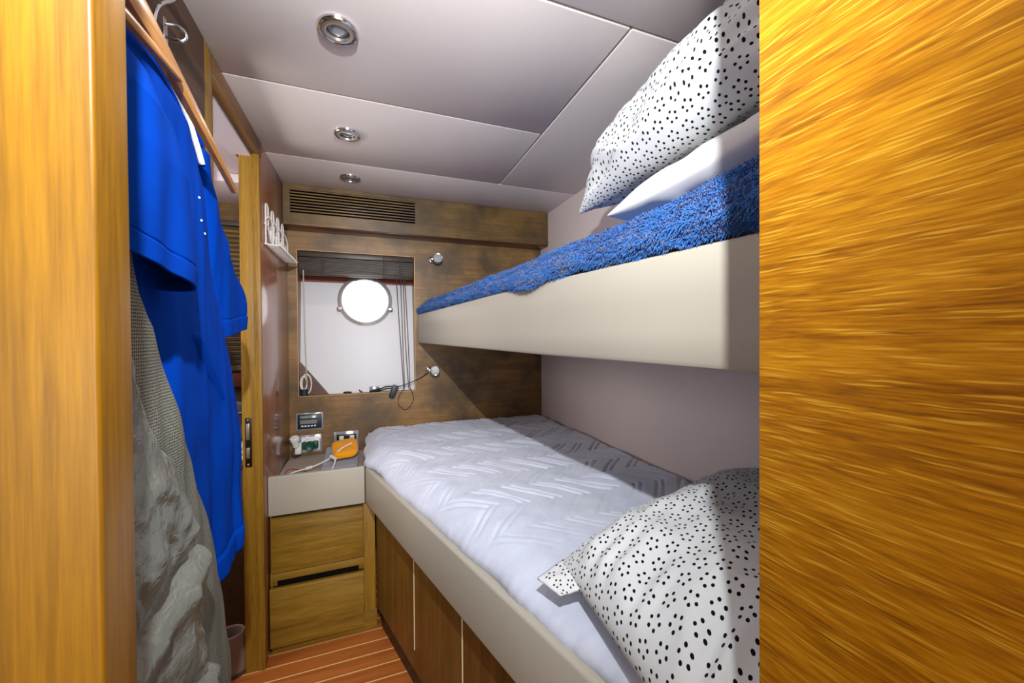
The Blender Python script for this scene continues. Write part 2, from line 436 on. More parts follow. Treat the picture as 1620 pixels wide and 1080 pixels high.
# pelmet box with its air vent along the top of the window wall
BXY = 2.112
gx0, gx1, gz0, gz1 = -0.349, 0.238, 1.852, 1.975
bm = B()
box(bm, PX+0.001, gx0, BXY, BY, 1.80, HC-0.001); box(bm, gx1, RX-0.001, BXY, BY, 1.80, HC-0.001)
box(bm, gx0, gx1, BXY, BY, 1.80, gz0); box(bm, gx0, gx1, BXY, BY, gz1, HC-0.001)
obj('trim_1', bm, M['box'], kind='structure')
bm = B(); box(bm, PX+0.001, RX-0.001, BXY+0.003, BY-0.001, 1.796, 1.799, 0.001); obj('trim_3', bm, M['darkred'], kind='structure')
t = thing('air_vent', (-0.055, BXY+0.02, gz0), 'long slatted wooden air vent in the pelmet above the round porthole', 'vent')
bm = B(); box(bm, gx0+0.001, gx1-0.001, BXY+0.035, BXY+0.045, gz0+0.001, gz1-0.001); obj('backing', bm, M['void'], t)
n = 9
for k in range(n):
    z = gz0+0.004+(gz1-gz0-0.008)*(k+0.0)/(n-1)
    bm = B(); hexa(bm, [(gx0+.0005, BXY+0.001, z-0.0035), (gx1-.0005, BXY+0.001, z-0.0035), (gx1-.0005, BXY+0.028, z-0.0005), (gx0+.0005, BXY+0.028, z-0.0005)],
                   [(gx0+.0005, BXY+0.001, z+0.0025), (gx1-.0005, BXY+0.001, z+0.0025), (gx1-.0005, BXY+0.028, z+0.0035), (gx0+.0005, BXY+0.028, z+0.0035)])
    obj('slat', bm, M['box'], t)

# window niche: reveals and the sloping hull liner behind
w1 = bpy.data.objects.new('window_1', None); COL.objects.link(w1); tag(w1, kind='structure')
def ly(z): return 2.262+(z-0.955)*0.135
bm = B()
rv = wood('reveal veneer', '#6d4526', '#8a5c38', '#9a6c48', 'Z', 0.35, 0.1)
for x0, x1 in ((wx0-0.012, wx0), (wx1, wx1+0.012)): box(bm, x0, x1, BY+0.0305, 2.40, wz0-0.02, wz1+0.02)
box(bm, wx0, wx1, BY+0.0305, 2.40, wz1, wz1+0.012); box(bm, wx0, wx1, BY+0.0305, 2.40, wz0-0.012, wz0)
obj('window_frame', bm, rv, w1)
bm = B(); f = 0.0025
for a in ((wx0-f, wx0+0.001, wz0-f, wz1+f), (wx1-0.001, wx1+f, wz0-f, wz1+f), (wx0, wx1, wz0-f, wz0+0.001), (wx0, wx1, wz1-0.001, wz1+f)):
    box(bm, a[0], a[1], BY-0.0015, BY+0.002, a[2], a[3])
obj('edge_band', bm, wood('pale edge banding', '#a07a48', '#b88f58', '#c59d68', 'Z', 0.4), w1)
bm = B()
hexa(bm, [(wx0, ly(wz0), wz0), (wx1, ly(wz0), wz0), (wx1, ly(wz0)+.02, wz0), (wx0, ly(wz0)+.02, wz0)],
     [(wx0, ly(1.5575), 1.5575), (wx1, ly(1.5575), 1.5575), (wx1, ly(1.5575)+.02, 1.5575), (wx0, ly(1.5575)+.02, 1.5575)])
obj('hull_liner', bm, M['liner'], w1)
bm = B(); hexa(bm, [(wx0, ly(1.558)-.0015, 1.558), (wx1, ly(1.558)-.0015, 1.558), (wx1, ly(1.558)+.02, 1.558), (wx0, ly(1.558)+.02, 1.558)], [(wx0, ly(wz1)-.0015, wz1), (wx1, ly(wz1)-.0015, wz1), (wx1, ly(wz1)+.03, wz1), (wx0, ly(wz1)+.03, wz1)]); obj('liner_trim', bm, wood('red brown trim', '#6a3526', '#84483a', '#965848', 'X', 0.35, 0.2), w1)
bm = B(); hexa(bm, [(wx0, ly(.955)-.012, wz0), (-0.203, ly(.955)-.012, wz0), (wx0, ly(1.13)-.012, 1.13)], [(wx0, ly(.955)-.002, wz0), (-0.203, ly(.955)-.002, wz0), (wx0, ly(1.13)-.002, 1.13)])
obj('corner_triangle', bm, M['darkred'], w1)  # flat dark red-brown triangle across the lower left corner of the niche
bm = B(); tube(bm, [(wx0+.001, ly(1.132)-.008, 1.132), (-0.2, ly(.956)-.008, .957)], 0.0022, 6); obj('triangle_edge', bm, M['whitewire'], w1)

# porthole
pc = Vector((-0.016, ly(1.463)-0.001, 1.463)); pn = Vector((0, -1, 0.135)).normalized()
t = thing('porthole', (pc.x, pc.y, 1.32), 'round chrome porthole shining white in the window niche', 'porthole')
bm = B(); lathe(bm, [(0.110, 0.001), (0.113, 0.013), (0.117, 0.018), (0.124, 0.019), (0.130, 0.017), (0.134, 0.011), (0.142, 0.008), (0.145, 0.0)], pc, pn, 72)
rim = obj('rim', bm, plain('satin chrome', '#c9c8c6', 0.25, 0.6), t)
bm = B(); lathe(bm, [(0, 0.006), (0.1108, 0.006)], pc, pn, 72); obj('glass', bm, M['glass'], t)
for s in (-1, 1):
    p = pc+Vector((s*0.132, 0, -0.052))+pn*0.0
    bm = B(); lathe(bm, [(0.016, 0), (0.016, 0.012), (0.011, 0.016), (0.0, 0.016)], p, pn, 20)
    lathe(bm, [(0.007, 0.012), (0.007, 0.026), (0.010, 0.030), (0.006, 0.036), (0, 0.036)], p, pn, 16)
    tube(bm, [p+pn*0.012+Vector((-s*0.02, 0, 0.016)), p+pn*0.014, p+pn*0.012+Vector((s*0.012, 0, -0.010))], 0.006, 8)
    obj('clamp', bm, M['chrome'], t)

# raised venetian blind in the niche
t = thing('venetian_blind', (-0.048, 2.222, 1.58), 'raised dark slatted blind bunched at the top of the porthole niche', 'blind')
bm = B(); box(bm, wx0+.003, wx1-.003, BY+.004, BY+.03, 1.672, 1.700, 0.002); obj('headrail', bm, M['slat'], t)
k = 0; z = 1.669
while z > 1.60:
    bm = B(); dx = 0.0015*math.sin(k*2.3); box(bm, wx0+.006+dx, wx1-.006+dx, BY+.004+0.001*math.sin(k*1.7), BY+.028, z-0.0045, z-0.0008, 0.0006, 1)
    obj('slat', bm, M['slat'], t); z -= 0.0056; k += 1
bm = B(); box(bm, wx0+.006, wx1-.006, BY+.003, BY+.029, 1.578, 1.599, 0.003); obj('bottom_rail', bm, M['slat'], t)
for x in (-0.225, 0.08, 0.165):
    bm = B(); tube(bm, [(x, BY+.0025, 1.70), (x, BY+.0015, 1.58), (x, BY+.002, 1.573)], 0.0022, 6); tube(bm, [(x+.012, BY+.0025, 1.70), (x+.012, BY+.0015, 1.578)], 0.0014, 6)
    obj('ladder_cord', bm, M['tape'], t)
bm = B(); tube(bm, [(-0.31, BY-.003, 1.60), (-0.307, BY-.004, 1.3), (-0.300, BY-.004, 1.02)], 0.0028, 8); obj('tilt_wand', bm, plain('clear wand', '#b7b4a4', 0.2), t)
for (x0, x1, x2) in ((0.145, 0.163, 0.180), (0.168, 0.176, 0.184), (0.182, 0.190, 0.206), (0.190, 0.205, 0.213)):
    bm = B(); tube(bm, smooth_path([(x0, BY-.002, 1.59), (x1, BY-.004, 1.25), (x2, BY-.004, 0.972)], 8), 0.0019, 6); obj('pull_cord', bm, M['tape'], t)
bm = B(); tube(bm, smooth_path([(0.180, BY-.004, 0.972), (0.150, BY-.004, 0.915), (0.155, BY-.004, 0.875), (0.185, BY-.004, 0.852), (0.215, BY-.004, 0.872), (0.232, BY-.004, 0.915), (0.213, BY-.004, 0.972)], 8), 0.0019, 6)
obj('cord_loop', bm, M['tape'], t)

# reading lamps on the window wall
def lamp(x, z, aim, label):
    t = thing('reading_lamp', (x, BY, z), label, 'lamp', 'reading lamps on the wooden window wall')
    aim = Vector(aim).normalized()
    bm = B(); lathe(bm, [(0, 0), (0.019, 0), (0.019, 0.006), (0.014, 0.010), (0.008, 0.011), (0.007, 0.045), (0, 0.045)], (x-0.028, BY+.001, z), (0, -1, 0), 24)
    box(bm, x-0.033, x-0.010, BY-.045, BY-.036, z-0.006, z+0.006, 0.002); obj('base', bm, M['chrome'], t)
    hd = Vector((x, BY-0.052, z))
    bm = B(); lathe(bm, [(0, -0.036), (0.014, -0.034), (0.022, -0.024), (0.026, -0.005), (0.0275, 0.014), (0.0265, 0.017), (0.023, 0.016)], hd, aim, 32); h = obj('head', bm, M['chrome'], t)
    bm = B(); lathe(bm, [(0, 0.0155), (0.012, 0.0158), (0.0232, 0.015)], hd, aim, 28); obj('lens', bm, M['lens'], h)
lamp(0.365, 1.690, (-0.10, -0.8, 0.12), 'small chrome reading lamp above the upper bunk end')
lamp(0.345, 1.068, (-0.12, -0.9, 0.0), 'small chrome reading lamp below the upper bunk, cable draped from it')

# cable, plug-in adapter and bits on the window sill
bm = B(); tube(bm, smooth_path([(0.318, BY-.03, 1.062), (0.275, BY-.012, 1.028), (0.225, BY-.006, 1.005), (0.165, BY-.006, 0.985), (0.137, BY-.010, 0.982)], 8), 0.0028, 8)
tube(bm, smooth_path([(0.118, BY-.009, 0.985), (0.085, BY-.004, 0.985), (0.055, BY+.006, 0.972), (0.0, BY+.012, 0.962)], 8), 0.0035, 8)
tube(bm, smooth_path([(0.118, BY-.004, 0.975), (0.090, BY+.004, 0.973), (0.06, BY+.010, 0.963), (0.02, BY+.014, 0.960)], 8), 0.003, 8)
tube(bm, [(0.005, BY+.012, 0.961), (0.035, BY+.010, 0.966), (0.055, BY+.006, 0.972)], [0.003, 0.007, 0.008], 10)
obj('cable', bm, M['black'], label='thin black cable draped from the lower reading lamp along the window sill', cat='cable')
t = thing('cable_adapter', (0.128, BY-.012, 0.925), 'small black adapter block hanging on the cable at the sill edge', 'adapter')
bm = B(); a = Vector((0.138, BY-.0155, 0.990)); b = Vector((0.112, BY-.0155, 0.927)); ax = (b-a).normalized(); sx = Vector((ax.z, 0, -ax.x))
hexa(bm, [a+sx*.016+Vector((0, .011, 0)), a-sx*.016+Vector((0, .011, 0)), a-sx*.016-Vector((0, .009, 0)), a+sx*.016-Vector((0, .009, 0))],
     [b+sx*.015+Vector((0, .011, 0)), b-sx*.015+Vector((0, .011, 0)), b-sx*.015-Vector((0, .009, 0)), b+sx*.015-Vector((0, .009, 0))], 0.004, 3)
obj('body', bm, M['navy'], t)
bm = B(); lathe(bm, [(0.0095, -0.004), (0.0095, 0.004), (0.0, 0.004)], b+Vector((0, .001, 0)), ax, 18); obj('socket_end', bm, M['black'], t)
bm = B(); box(bm, 0.0, 0.05, 2.249, 2.256, 0.957, 0.985, 0.002); obj('clear_tag', bm, M['acrylic'], label='small clear plastic piece standing on the sill by the black cable', cat='plastic piece')
bm = B(); tube(bm, smooth_path([(-0.13, 2.247, 0.9595), (-0.11, 2.245, 0.962), (-0.09, 2.247, 0.9595)], 4), 0.004, 8); obj('cord_scrap', bm, M['black'], label='short black cord scrap lying left on the sill', cat='cord')
bm = B(); tube(bm, smooth_path([(-0.052, 2.238, 0.972), (-0.047, 2.240, 0.966), (-0.035, 2.242, 0.959)], 4), 0.003, 8); obj('cord_scrap', bm, M['black'], label='short black cord end sticking up at the middle of the sill', cat='cord')
t = thing('braided_bracelet', (-0.318, 2.242, 0.956), 'white braided cord bracelets in the lower left corner of the niche', 'bracelet')
for (cx, cz, rx, rz, yy) in ((-0.318, 1.02, 0.015, 0.034, 2.243), (-0.305, 1.015, 0.022, 0.050, 2.2475)):
    bm = B()
    for ph in (0, PI):
        tube(bm, [(cx+rx*math.cos(q), yy+0.003*math.cos(14*q+ph), cz+rz*math.sin(q)+0.002*math.sin(14*q+ph)) for q in (2*PI*i/90 for i in range(90))], 0.0034, 6, True)
    obj('braid', bm, M['braid'], t)
bm = B(); lathe(bm, [(0, 0), (0.018, 0), (0.019, 0.03), (0.015, 0.034), (0, 0.034)], (-0.316, 2.237, 0.9555), (0, 0, 1), 20); obj('bottle_cap', bm, M['navy'], label='dark round cap standing under the white braided bracelets', cat='cap')

# switch and socket plates by the nightstand
t = thing('control_panel', (-0.289, BY, 0.783), 'dark control panel with small screen, above the green plug socket', 'control panel')
bm = B(); box(bm, -0.351, -0.226, BY-.007, BY-.0005, 0.782, 0.870, 0.002); obj('plate', bm, M['acrylic'], t)
bm = B(); box(bm, -0.344, -0.233, BY-.012, BY-.0065, 0.789, 0.864, 0.002); obj('bezel', bm, M['navy'], t)
bm = B(); box(bm, -0.332, -0.255, BY-.0150, BY-.0115, 0.815, 0.857, 0.001); obj('screen', bm, M['screen'], t)
bm = B(); box(bm, -0.332, -0.255, BY-.0156, BY-.0149, 0.836, 0.844); obj('status_bar', bm, M['black'], t)
for k in range(5):
    bm = B(); box(bm, -0.327+k*0.0145, -0.317+k*0.0145, BY-.0145, BY-.0115, 0.801, 0.808, 0.001); obj('button', bm, M['whiteplastic'], t)
t = thing('wall_socket', (-0.285, BY, 0.667), 'chrome wall socket plate with green plug and white lamp adapter', 'socket', 'sockets above the nightstand')
bm = B(); box(bm, -0.338, -0.234, BY-.007, BY-.0005, 0.667, 0.757, 0.002); obj('plate', bm, M['acrylic'], t)
bm = B(); box(bm, -0.328, -0.244, BY-.010, BY-.0065, 0.677, 0.747, 0.001); obj('insert', bm, M['whiteplastic'], t)
t = thing('travel_plug', (-0.285, BY-.03, 0.69), 'dark green plug pushed into the left wall socket', 'plug')
bm = B(); box(bm, -0.322, -0.248, BY-.038, BY-.0105, 0.690, 0.728, 0.006, 3); obj('body', bm, M['green'], t)
bm = B(); lathe(bm, [(0.024, 0), (0.024, 0.008), (0.019, 0.013), (0.012, 0.010), (0, 0.010)], (-0.283, BY-.0385, 0.709), (0, -1, 0), 28); obj('knob', bm, M['green'], t)
bm = B(); box(bm, -0.305, -0.268, BY-.036, BY-.020, 0.7285, 0.740, 0.002); obj('top_block', bm, M['whiteplastic'], t)
t = thing('night_light', (-0.335, BY-.05, 0.66), 'white plug-in night light with round top at the left wall corner', 'night light')
bm = B(); box(bm, -0.352, -0.3225, BY-.050, BY-.012, 0.672, 0.725, 0.006, 3); obj('body', bm, M['whiteplastic'], t)
bm = B(); lathe(bm, [(0, 0), (0.0155, 0), (0.017, 0.030), (0.021, 0.034), (0.021, 0.050), (0.017, 0.053), (0, 0.052)], (-0.345, BY-.048, 0.715), (-0.1, -0.35, 0.9), 28); obj('lamp_head', bm, M['whiteplastic'], t)
bm = B(); tube(bm, smooth_path([(-0.335, BY-.03, 0.671), (-0.350, BY-.04, 0.660), (-0.362, BY-.045, 0.672), (-0.362, BY-.045, 0.695)], 6), 0.0035, 8); obj('clip', bm, M['tape'], t)
t = thing('wall_socket', (-0.117, BY, 0.690), 'chrome wall socket plate behind the orange cloth', 'socket', 'sockets above the nightstand')
bm = B(); box(bm, -0.176, -0.057, BY-.007, BY-.0005, 0.680, 0.760, 0.002); obj('plate', bm, M['acrylic'], t)
bm = B(); box(bm, -0.164, -0.069, BY-.010, BY-.0065, 0.690, 0.745, 0.001); obj('insert', bm, M['darksteel'], t)
for x in (-0.151, -0.100):
    bm = B(); box(bm, x, x+0.022, BY-.014, BY-.0095, 0.695, 0.738, 0.001); obj('switch', bm, M['whiteplastic'], t)

# nightstand
t = thing('nightstand', (-0.2, 1.95, 0.0), 'oak two-drawer nightstand with cream leather tray top in the far corner', 'nightstand')
bm = B(); box(bm, -0.372, -0.03, FY+.018, BY-.004, 0.02, 0.545); obj('body', bm, M['toe'], t)
bm = B(); box(bm, PX+.001, -0.0225, FY, FY+.022, 0.549, 0.705, 0.004, 3); tr = obj('tray_front', bm, M['cream'], t)
bm = B(); box(bm, PX+.001, -0.0225, FY+.022, BY-.001, 0.628, 0.650); obj('tray_top', bm, plain('dull taupe tray lining', '#a39488', 0.7), t)
bm = B(); box(bm, -0.0315, -0.0225, FY+.022, BY-.004, 0.1, 0.66); obj('side_panel', bm, M['cream'], t)
bm = B(); box(bm, -0.375, -0.0295, FY+.004, FY+.02, 0.27, 0.32, 0.001); obj('rail', bm, M['oak'], t)
bm = B(); box(bm, -0.372, -0.368, FY+.003, FY+.02, 0.02, 0.545); obj('stile', bm, M['oakz'], t)
bm = B(); box(bm, -0.029, 0.016, FY+.004, FY+.02, 0.0855, 0.545, 0.001); obj('stile', bm, M['oakz'], t)
bm = B(); box(bm, -0.372, 0.02, FY+.008, FY+.02, 0.0005, 0.084, 0.001); obj('plinth', bm, M['oak'], t)
bm = B(); box(bm, -0.3675, -0.0305, FY-.006, FY+.014, 0.326, 0.5395, 0.0012); obj('drawer', bm, M['oak'], t)
bm = B(); box(bm, -0.3745, -0.0305, FY-.014, FY+.006, 0.034, 0.266, 0.0012); d2 = obj('drawer', bm, M['oak'], t)
bm = B(); box(bm, -0.35, -0.05, FY+.001, FY+.0045, 0.268, 0.289); obj('finger_gap', bm, M['void'], d2)

# things on the nightstand
bm = B()
def greyf(u, v):
    x = -0.205+0.15*u; y = 1.905+0.24*v
    return Vector((x, y, 0.672+0.004*nz(x*30, y*30)+0.03*v*v))
grid(bm, 24, 30, greyf); o = obj('folded_cloth', bm, M['grey'], label='grey felt cloth folded under the orange cloth on the nightstand', cat='cloth'); md = o.modifiers.new('t', 'SOLIDIFY'); md.thickness = 0.018; md.offset = -1
bm = B()
def pouch(u, v):
    a = 2*PI*u; ph = -PI/2+PI*v; e = lambda x, p: math.copysign(abs(x)**p, x)
    x = 0.058*e(math.cos(a), .45)*e(math.cos(ph), .35); y = 0.075*e(math.sin(a), .45)*e(math.cos(ph), .35); z = 0.016*e(math.sin(ph), .7)
    z += 0.004*math.sin(y*70)*(1 if z > 0 else 0)+0.003*nz(x*40, y*40, 3)
    r = 0.10; X = x*math.cos(r)-y*math.sin(r); Y = x*math.sin(r)+y*math.cos(r)
    return Vector((-0.115+X, 2.045+Y, 0.716+z+0.28*Y+0.05*X))
grid(bm, 48, 25, pouch, closed_u=True); bmesh.ops.remove_doubles(bm, verts=bm.verts[:], dist=1e-5)
obj('microfibre_cloth', bm, M['orange'], label='orange yellow cloth folded on the grey cloth beside the bed', cat='cloth')
t = thing('usb_cable', (-0.25, 1.93, 0.652), 'white charging cable trailing over the orange cloth and nightstand top', 'cable')
bm = B(); tube(bm, smooth_path([(-0.36, 1.88, 0.655), (-0.31, 1.945, 0.658), (-0.25, 1.965, 0.664), (-0.185, 1.985, 0.685), (-0.155, 1.99, 0.708), (-0.12, 2.01, 0.729), (-0.085, 2.035, 0.738)], 8), 0.0036, 8)
tube(bm, smooth_path([(-0.36, 1.88, 0.655), (-0.3, 1.86, 0.655), (-0.22, 1.855, 0.655), (-0.165, 1.88, 0.664), (-0.15, 1.93, 0.695), (-0.165, 1.955, 0.705)], 8), 0.0036, 8); obj('lead', bm, M['cable'], t)
bm = B(); tube(bm, [(-0.275, 1.958, 0.661), (-0.250, 1.965, 0.664)], 0.0075, 10); obj('plug', bm, M['cable'], t)
bm = B(); tube(bm, [(-0.170, 1.952, 0.708), (-0.148, 1.925, 0.702)], 0.0075, 10); obj('plug', bm, M['cable'], t)
bm = B(); tube(bm, smooth_path([(-0.352, 1.92, 0.6525), (-0.354, 1.99, 0.6525), (-0.335, 2.005, 0.6525), (-0.30, 1.98, 0.6525), (-0.26, 1.93, 0.6525), (-0.22, 1.87, 0.6525)], 8), 0.0021, 8); obj('thin_cable', bm, M['redcable'], label='thin red cable lying on the nightstand tray', cat='cable')

# wire rack on the partition
t = thing('wire_rack', (PX+.01, 1.95, 1.60), 'white wire rack with scroll uprights fixed to the red wooden partition', 'rack')
X0 = PX+.006
for k in range(4):
    y = 1.775+k*0.098
    bm = B()
    lp = [(X0, y-.020, 1.625), (X0, y-.020, 1.765)]+[(X0, y-.020*math.cos(q), 1.765+.020*math.sin(q)) for q in (PI*i/8 for i in range(1, 8))]+[(X0, y+.020, 1.765), (X0, y+.020, 1.69)]
    tube(bm, lp, 0.0032, 6); obj('upright', bm, M['whitewire'], t)
    bm = B()
    sp = [(X0+.004+.010*math.sin(q*.5), y+.006+(.012+.006*q/6)*math.cos(q), 1.665+(.014+.004*q)*math.sin(q)*0.9) for q in (2*PI*1.25*i/30 for i in range(31))]
    tube(bm, sp, 0.0028, 6); tube(bm, smooth_path([(X0, y-.02, 1.72), (X0+.008, y+.01, 1.735), (X0+.012, y+.045, 1.70), (X0+.012, y+.045, 1.625)], 6), 0.003, 6); obj('scroll', bm, M['whitewire'], t)
bm = B()
for x, z in ((X0, 1.622), (X0+.045, 1.618), (X0, 1.70)): tube(bm, [(x, 1.745, z), (x, 2.135, z)], 0.0032, 6)
obj('rail', bm, M['whitewire'], t)
for k in range(12):
    y = 1.755+k*0.034
    bm = B(); tube(bm, [(X0, y, 1.622), (X0+.046, y, 1.618), (X0+.052, y, 1.624)], 0.0036, 6); obj('shelf_wire', bm, M['whitewire'], t)

# ---- lower berth
SL = 0.2833
def bx(y): return -0.022+SL*(FY-y) if y < FY else -0.022
def wall_strip(bm, y0, y1, off, th, z0, z1, bev=0.0, slope=SL, x0=-0.022):
    f = lambda y: x0+slope*(FY-y)+off
    hexa(bm, [(f(y0), y0, z0), (f(y1), y1, z0), (f(y1)+th, y1, z0), (f(y0)+th, y0, z0)],
         [(f(y0), y0, z1), (f(y1), y1, z1), (f(y1)+th, y1, z1), (f(y0)+th, y0, z1)], bev, 3)
t = thing('lower_berth', (0.5, 1.2, 0.0), 'lower berth with long cream leather side board and dark wood base', 'bunk bed')
bm = B(); wall_strip(bm, 0.205, FY-.001, 0, 0.028, 0.549, 0.705, 0.008); obj('side_board', bm, M['cream'], t)
bm = B(); hexa(bm, [(0.003, BY-.002, 0.57), (0.003, FY, 0.57), (0.45, 0.205, 0.57), (1.0, 0.205, 0.57), (1.0, BY-.002, 0.57)], [(-0.01, BY-.002, 0.74), (0.02, FY, 0.70), (0.47, 0.205, 0.70), (1.0, 0.205, 0.74), (1.0, BY-.002, 0.74)]); obj('mattress', bm, M['mattress'], t)
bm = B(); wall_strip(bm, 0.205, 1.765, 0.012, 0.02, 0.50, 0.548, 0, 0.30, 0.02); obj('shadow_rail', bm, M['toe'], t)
edges = [1.748, 1.36, 1.04, 0.70, 0.36]
for a, b_ in zip(edges, edges[1:]):
    bm = B(); wall_strip(bm, b_+.003, a-.003, 0.0, 0.018, 0.10, 0.515, 0.0012, 0.30, 0.02); p = obj('door', bm, M['base'], t)
    bm = B(); wall_strip(bm, b_+.0005, b_+.0030, -0.0006, 0.015, 0.17 if b_ > 1.2 else 0.10, 0.49, 0, 0.30, 0.02); obj('bare_edge', bm, M['rawwood'], p, label='pale bare wood edge')
bm = B(); wall_strip(bm, 0.205, 1.757, 0.022, 0.02, 0.0, 0.10, 0, 0.30, 0.02); obj('toe_board', bm, M['toe'], t)
bm = B(); wall_strip(bm, 1.2, 1.27, 0.0165, 0.006, 0.02, 0.05, 0.001, 0.30, 0.02); obj('splinter', bm, M['rawwood'], t)

def edge_x(y):
    if y >= 1.78: return -0.016
    e = -0.022+SL*(FY-y)+0.026
    return e if y < 1.70 else lerp(e, -0.016, (y-1.70)/0.08)
def chev(x, y):
    P = 0.255; S = 0.098
    tri = abs(((y/P) % 1.0)-0.5)*2
    w = ((x-0.125*tri+0.03)/S) % 1.0
    g = lambda c, h: max(0, 1-(min(abs(w-c), 1-abs(w-c))/h)**2)
    r = 1-g(0.12, 0.10)-0.85*g(0.42, 0.085)
    return r
bm = B()
def blk(u, v):
    y = lerp(BY-.004, 0.208, v)
    e = edge_x(y); x = lerp(e, RX-.006, u)
    dl = x-e; dr = (RX-.006)-x; df = (BY-.004)-y
    z = 0.705+0.068*math.sqrt(max(0, 1-(1-min(1, dl/0.10))**2))
    z -= 0.022*(1-sst(0, 0.05, dr)); z -= 0.035*(1-sst(0, 0.05, df))
    z += 0.010*nz(x*4, y*4, 1)+0.004*nz(x*16, y*16, 5)*min(1, dl*20)
    mk = sst(0.0, 0.06, dl)*(0.55+0.45*sst(-0.3, 0.3, nz(x*5+3, y*5, 9)))*sst(0.75, 1.0, y)
    z += 0.0062*chev(x+0.016*nz(x*6, y*6), y+0.016*nz(x*6, y*6, 4))*mk
    xx = x - (0.008*nz(0, y*9, 7)+0.003*nz(0, y*40, 2)+0.010)*(1-sst(0, 0.03, dl))
    return Vector((xx, y, z))
grid(bm, 250, 470, blk)
o = obj('blanket', bm, M['zig'], label='white plush blanket embossed with zigzags on the lower berth', cat='blanket', angle=80)
md = o.modifiers.new('t', 'SOLIDIFY'); md.thickness = 0.008; md.offset = -1

# pillows -------------------------------------------------------------
def pillow(bm, c00, c10, c01, c11, up_t, dn_t, seed, W, H, n=(110, 84), wr=0.012, pinch=0.07, pw=3.0):
    c00, c10, c01, c11 = map(Vector, (c00, c10, c01, c11))
    nrm = ((c10-c00)+(c11-c01)).cross((c01-c00)+(c11-c10)).normalized()
    if nrm.z < 0: nrm = -nrm
    def mid(u, v):
        a, b = u*2-1, v*2-1
        a2 = a*(1-pinch*(1-b*b)*abs(a)**3*0+0)*(1-pinch*(1-abs(b)**1.5)*0) ; b2 = b
        a2 = a*(1-pinch*(1-b*b)*sst(0.4, 1, abs(a))); b2 = b*(1-pinch*(1-a*a)*sst(0.4, 1, abs(b)))
        U, V = (a2+1)/2, (b2+1)/2
        return c00*(1-U)*(1-V)+c10*U*(1-V)+c01*(1-U)*V+c11*U*V
    def rm(x): return 0.75*(0.5-0.5*math.cos(PI*x))+0.25*x   # more rows near the seam
    def side(s, t):
        def f(u, v):
            u, v = rm(u), rm(v)
            a, b = abs(u*2-1), abs(v*2-1)
            h = max(0, 1-a**pw)**0.5*max(0, 1-b**pw)**0.5
            e = min(1, 6*(1-max(a, b)))
            w = wr*(nz(u*3.5+seed, v*3.5, seed)+0.5*nz(u*9+seed, v*7, 2*seed)-0.75*abs(nz(u*6+seed*2, v*9, 3)))*e
            gt = 0.005*math.sin(v*50+5*nz(v*6, u*2, seed))*sst(0.5, 0.9, a)*e   # gathers running in from the short sides
            return mid(u, v)+nrm*(s*(t*h)+(w+gt)*min(1, h*2.5)+s*0.0012*e)
        return f
    def arcs(f, k, along):
        P = [f(q/(k-1), 0.5) if along else f(0.5, q/(k-1)) for q in range(k)]
        L = [0]
        for p, q in zip(P, P[1:]): L.append(L[-1]+(q-p).length)
        return [l-L[-1]/2 for l in L]
    for s_, t_, ou, ov in ((1, up_t, 2.0, 2.0), (-1, dn_t, 5.3, 3.7)):
        f = side(s_, t_); AU, AV = arcs(f, n[0], True), arcs(f, n[1], False)
        grid(bm, n[0], n[1], f, lambda u, v: (ou+AU[round(u*(n[0]-1))], ov+AV[round(v*(n[1]-1))]))
    bmesh.ops.remove_doubles(bm, verts=bm.verts[:], dist=0.00003)
bm = B()
pillow(bm, (0.352, 0.678, 0.800), (1.0, 0.80, 0.84), (0.335, 0.235, 0.770), (1.0, 0.235, 0.92), 0.117, 0.022, 2.3, 0.74, 0.50, pinch=0.0, pw=2.6, wr=0.016)
lowp = obj('pillow', bm, M['dots'], label='large black dotted white pillow on the lower berth', cat='pillow', group='dotted pillows', angle=180)
bm = B()   # loose corner of the pillowcase lying flat on the blanket
def flap(u, v):
    a = Vector((0.385, 0.690, 0.812)).lerp(Vector((0.352, 0.600, 0.800)), u); b_ = Vector((0.297, 0.672, 0.790)).lerp(Vector((0.318, 0.618, 0.784)), u)
    p = a.lerp(b_, v); return p+Vector((0, 0, 0.006*math.sin(PI*u)*math.sin(PI*v)+0.003*nz(u*3, v*3, 2)))
grid(bm, 14, 14, flap, lambda u, v: (0.1*u+7, 0.09*v+7)); o = obj('corner_flap', bm, M['dots'], lowp, angle=180); md = o.modifiers.new('t', 'SOLIDIFY'); md.thickness = 0.004
bm = B()
pillow(bm, (0.575, 0.985, 1.605), (0.57, 0.24, 1.655), (0.755, 0.955, 1.885), (0.735, 0.24, 1.905), 0.09, 0.075, 5.1, 0.74, 0.46, wr=0.026)
obj('pillow', bm, M['dots'], label='black dotted white pillow leaning on the upper bunk under the ceiling', cat='pillow', group='dotted pillows', angle=180)
bm = B()
pillow(bm, (0.52, 0.765, 1.53), (0.50, 0.24, 1.545), (0.99, 0.86, 1.53), (0.99, 0.24, 1.545), 0.085, 0.040, 8.7, 0.7, 0.5, wr=0.010)
obj('pillow', bm, M['white'], label='plain white pillow lying flat under the dotted pillow on the upper bunk', cat='pillow', angle=180)

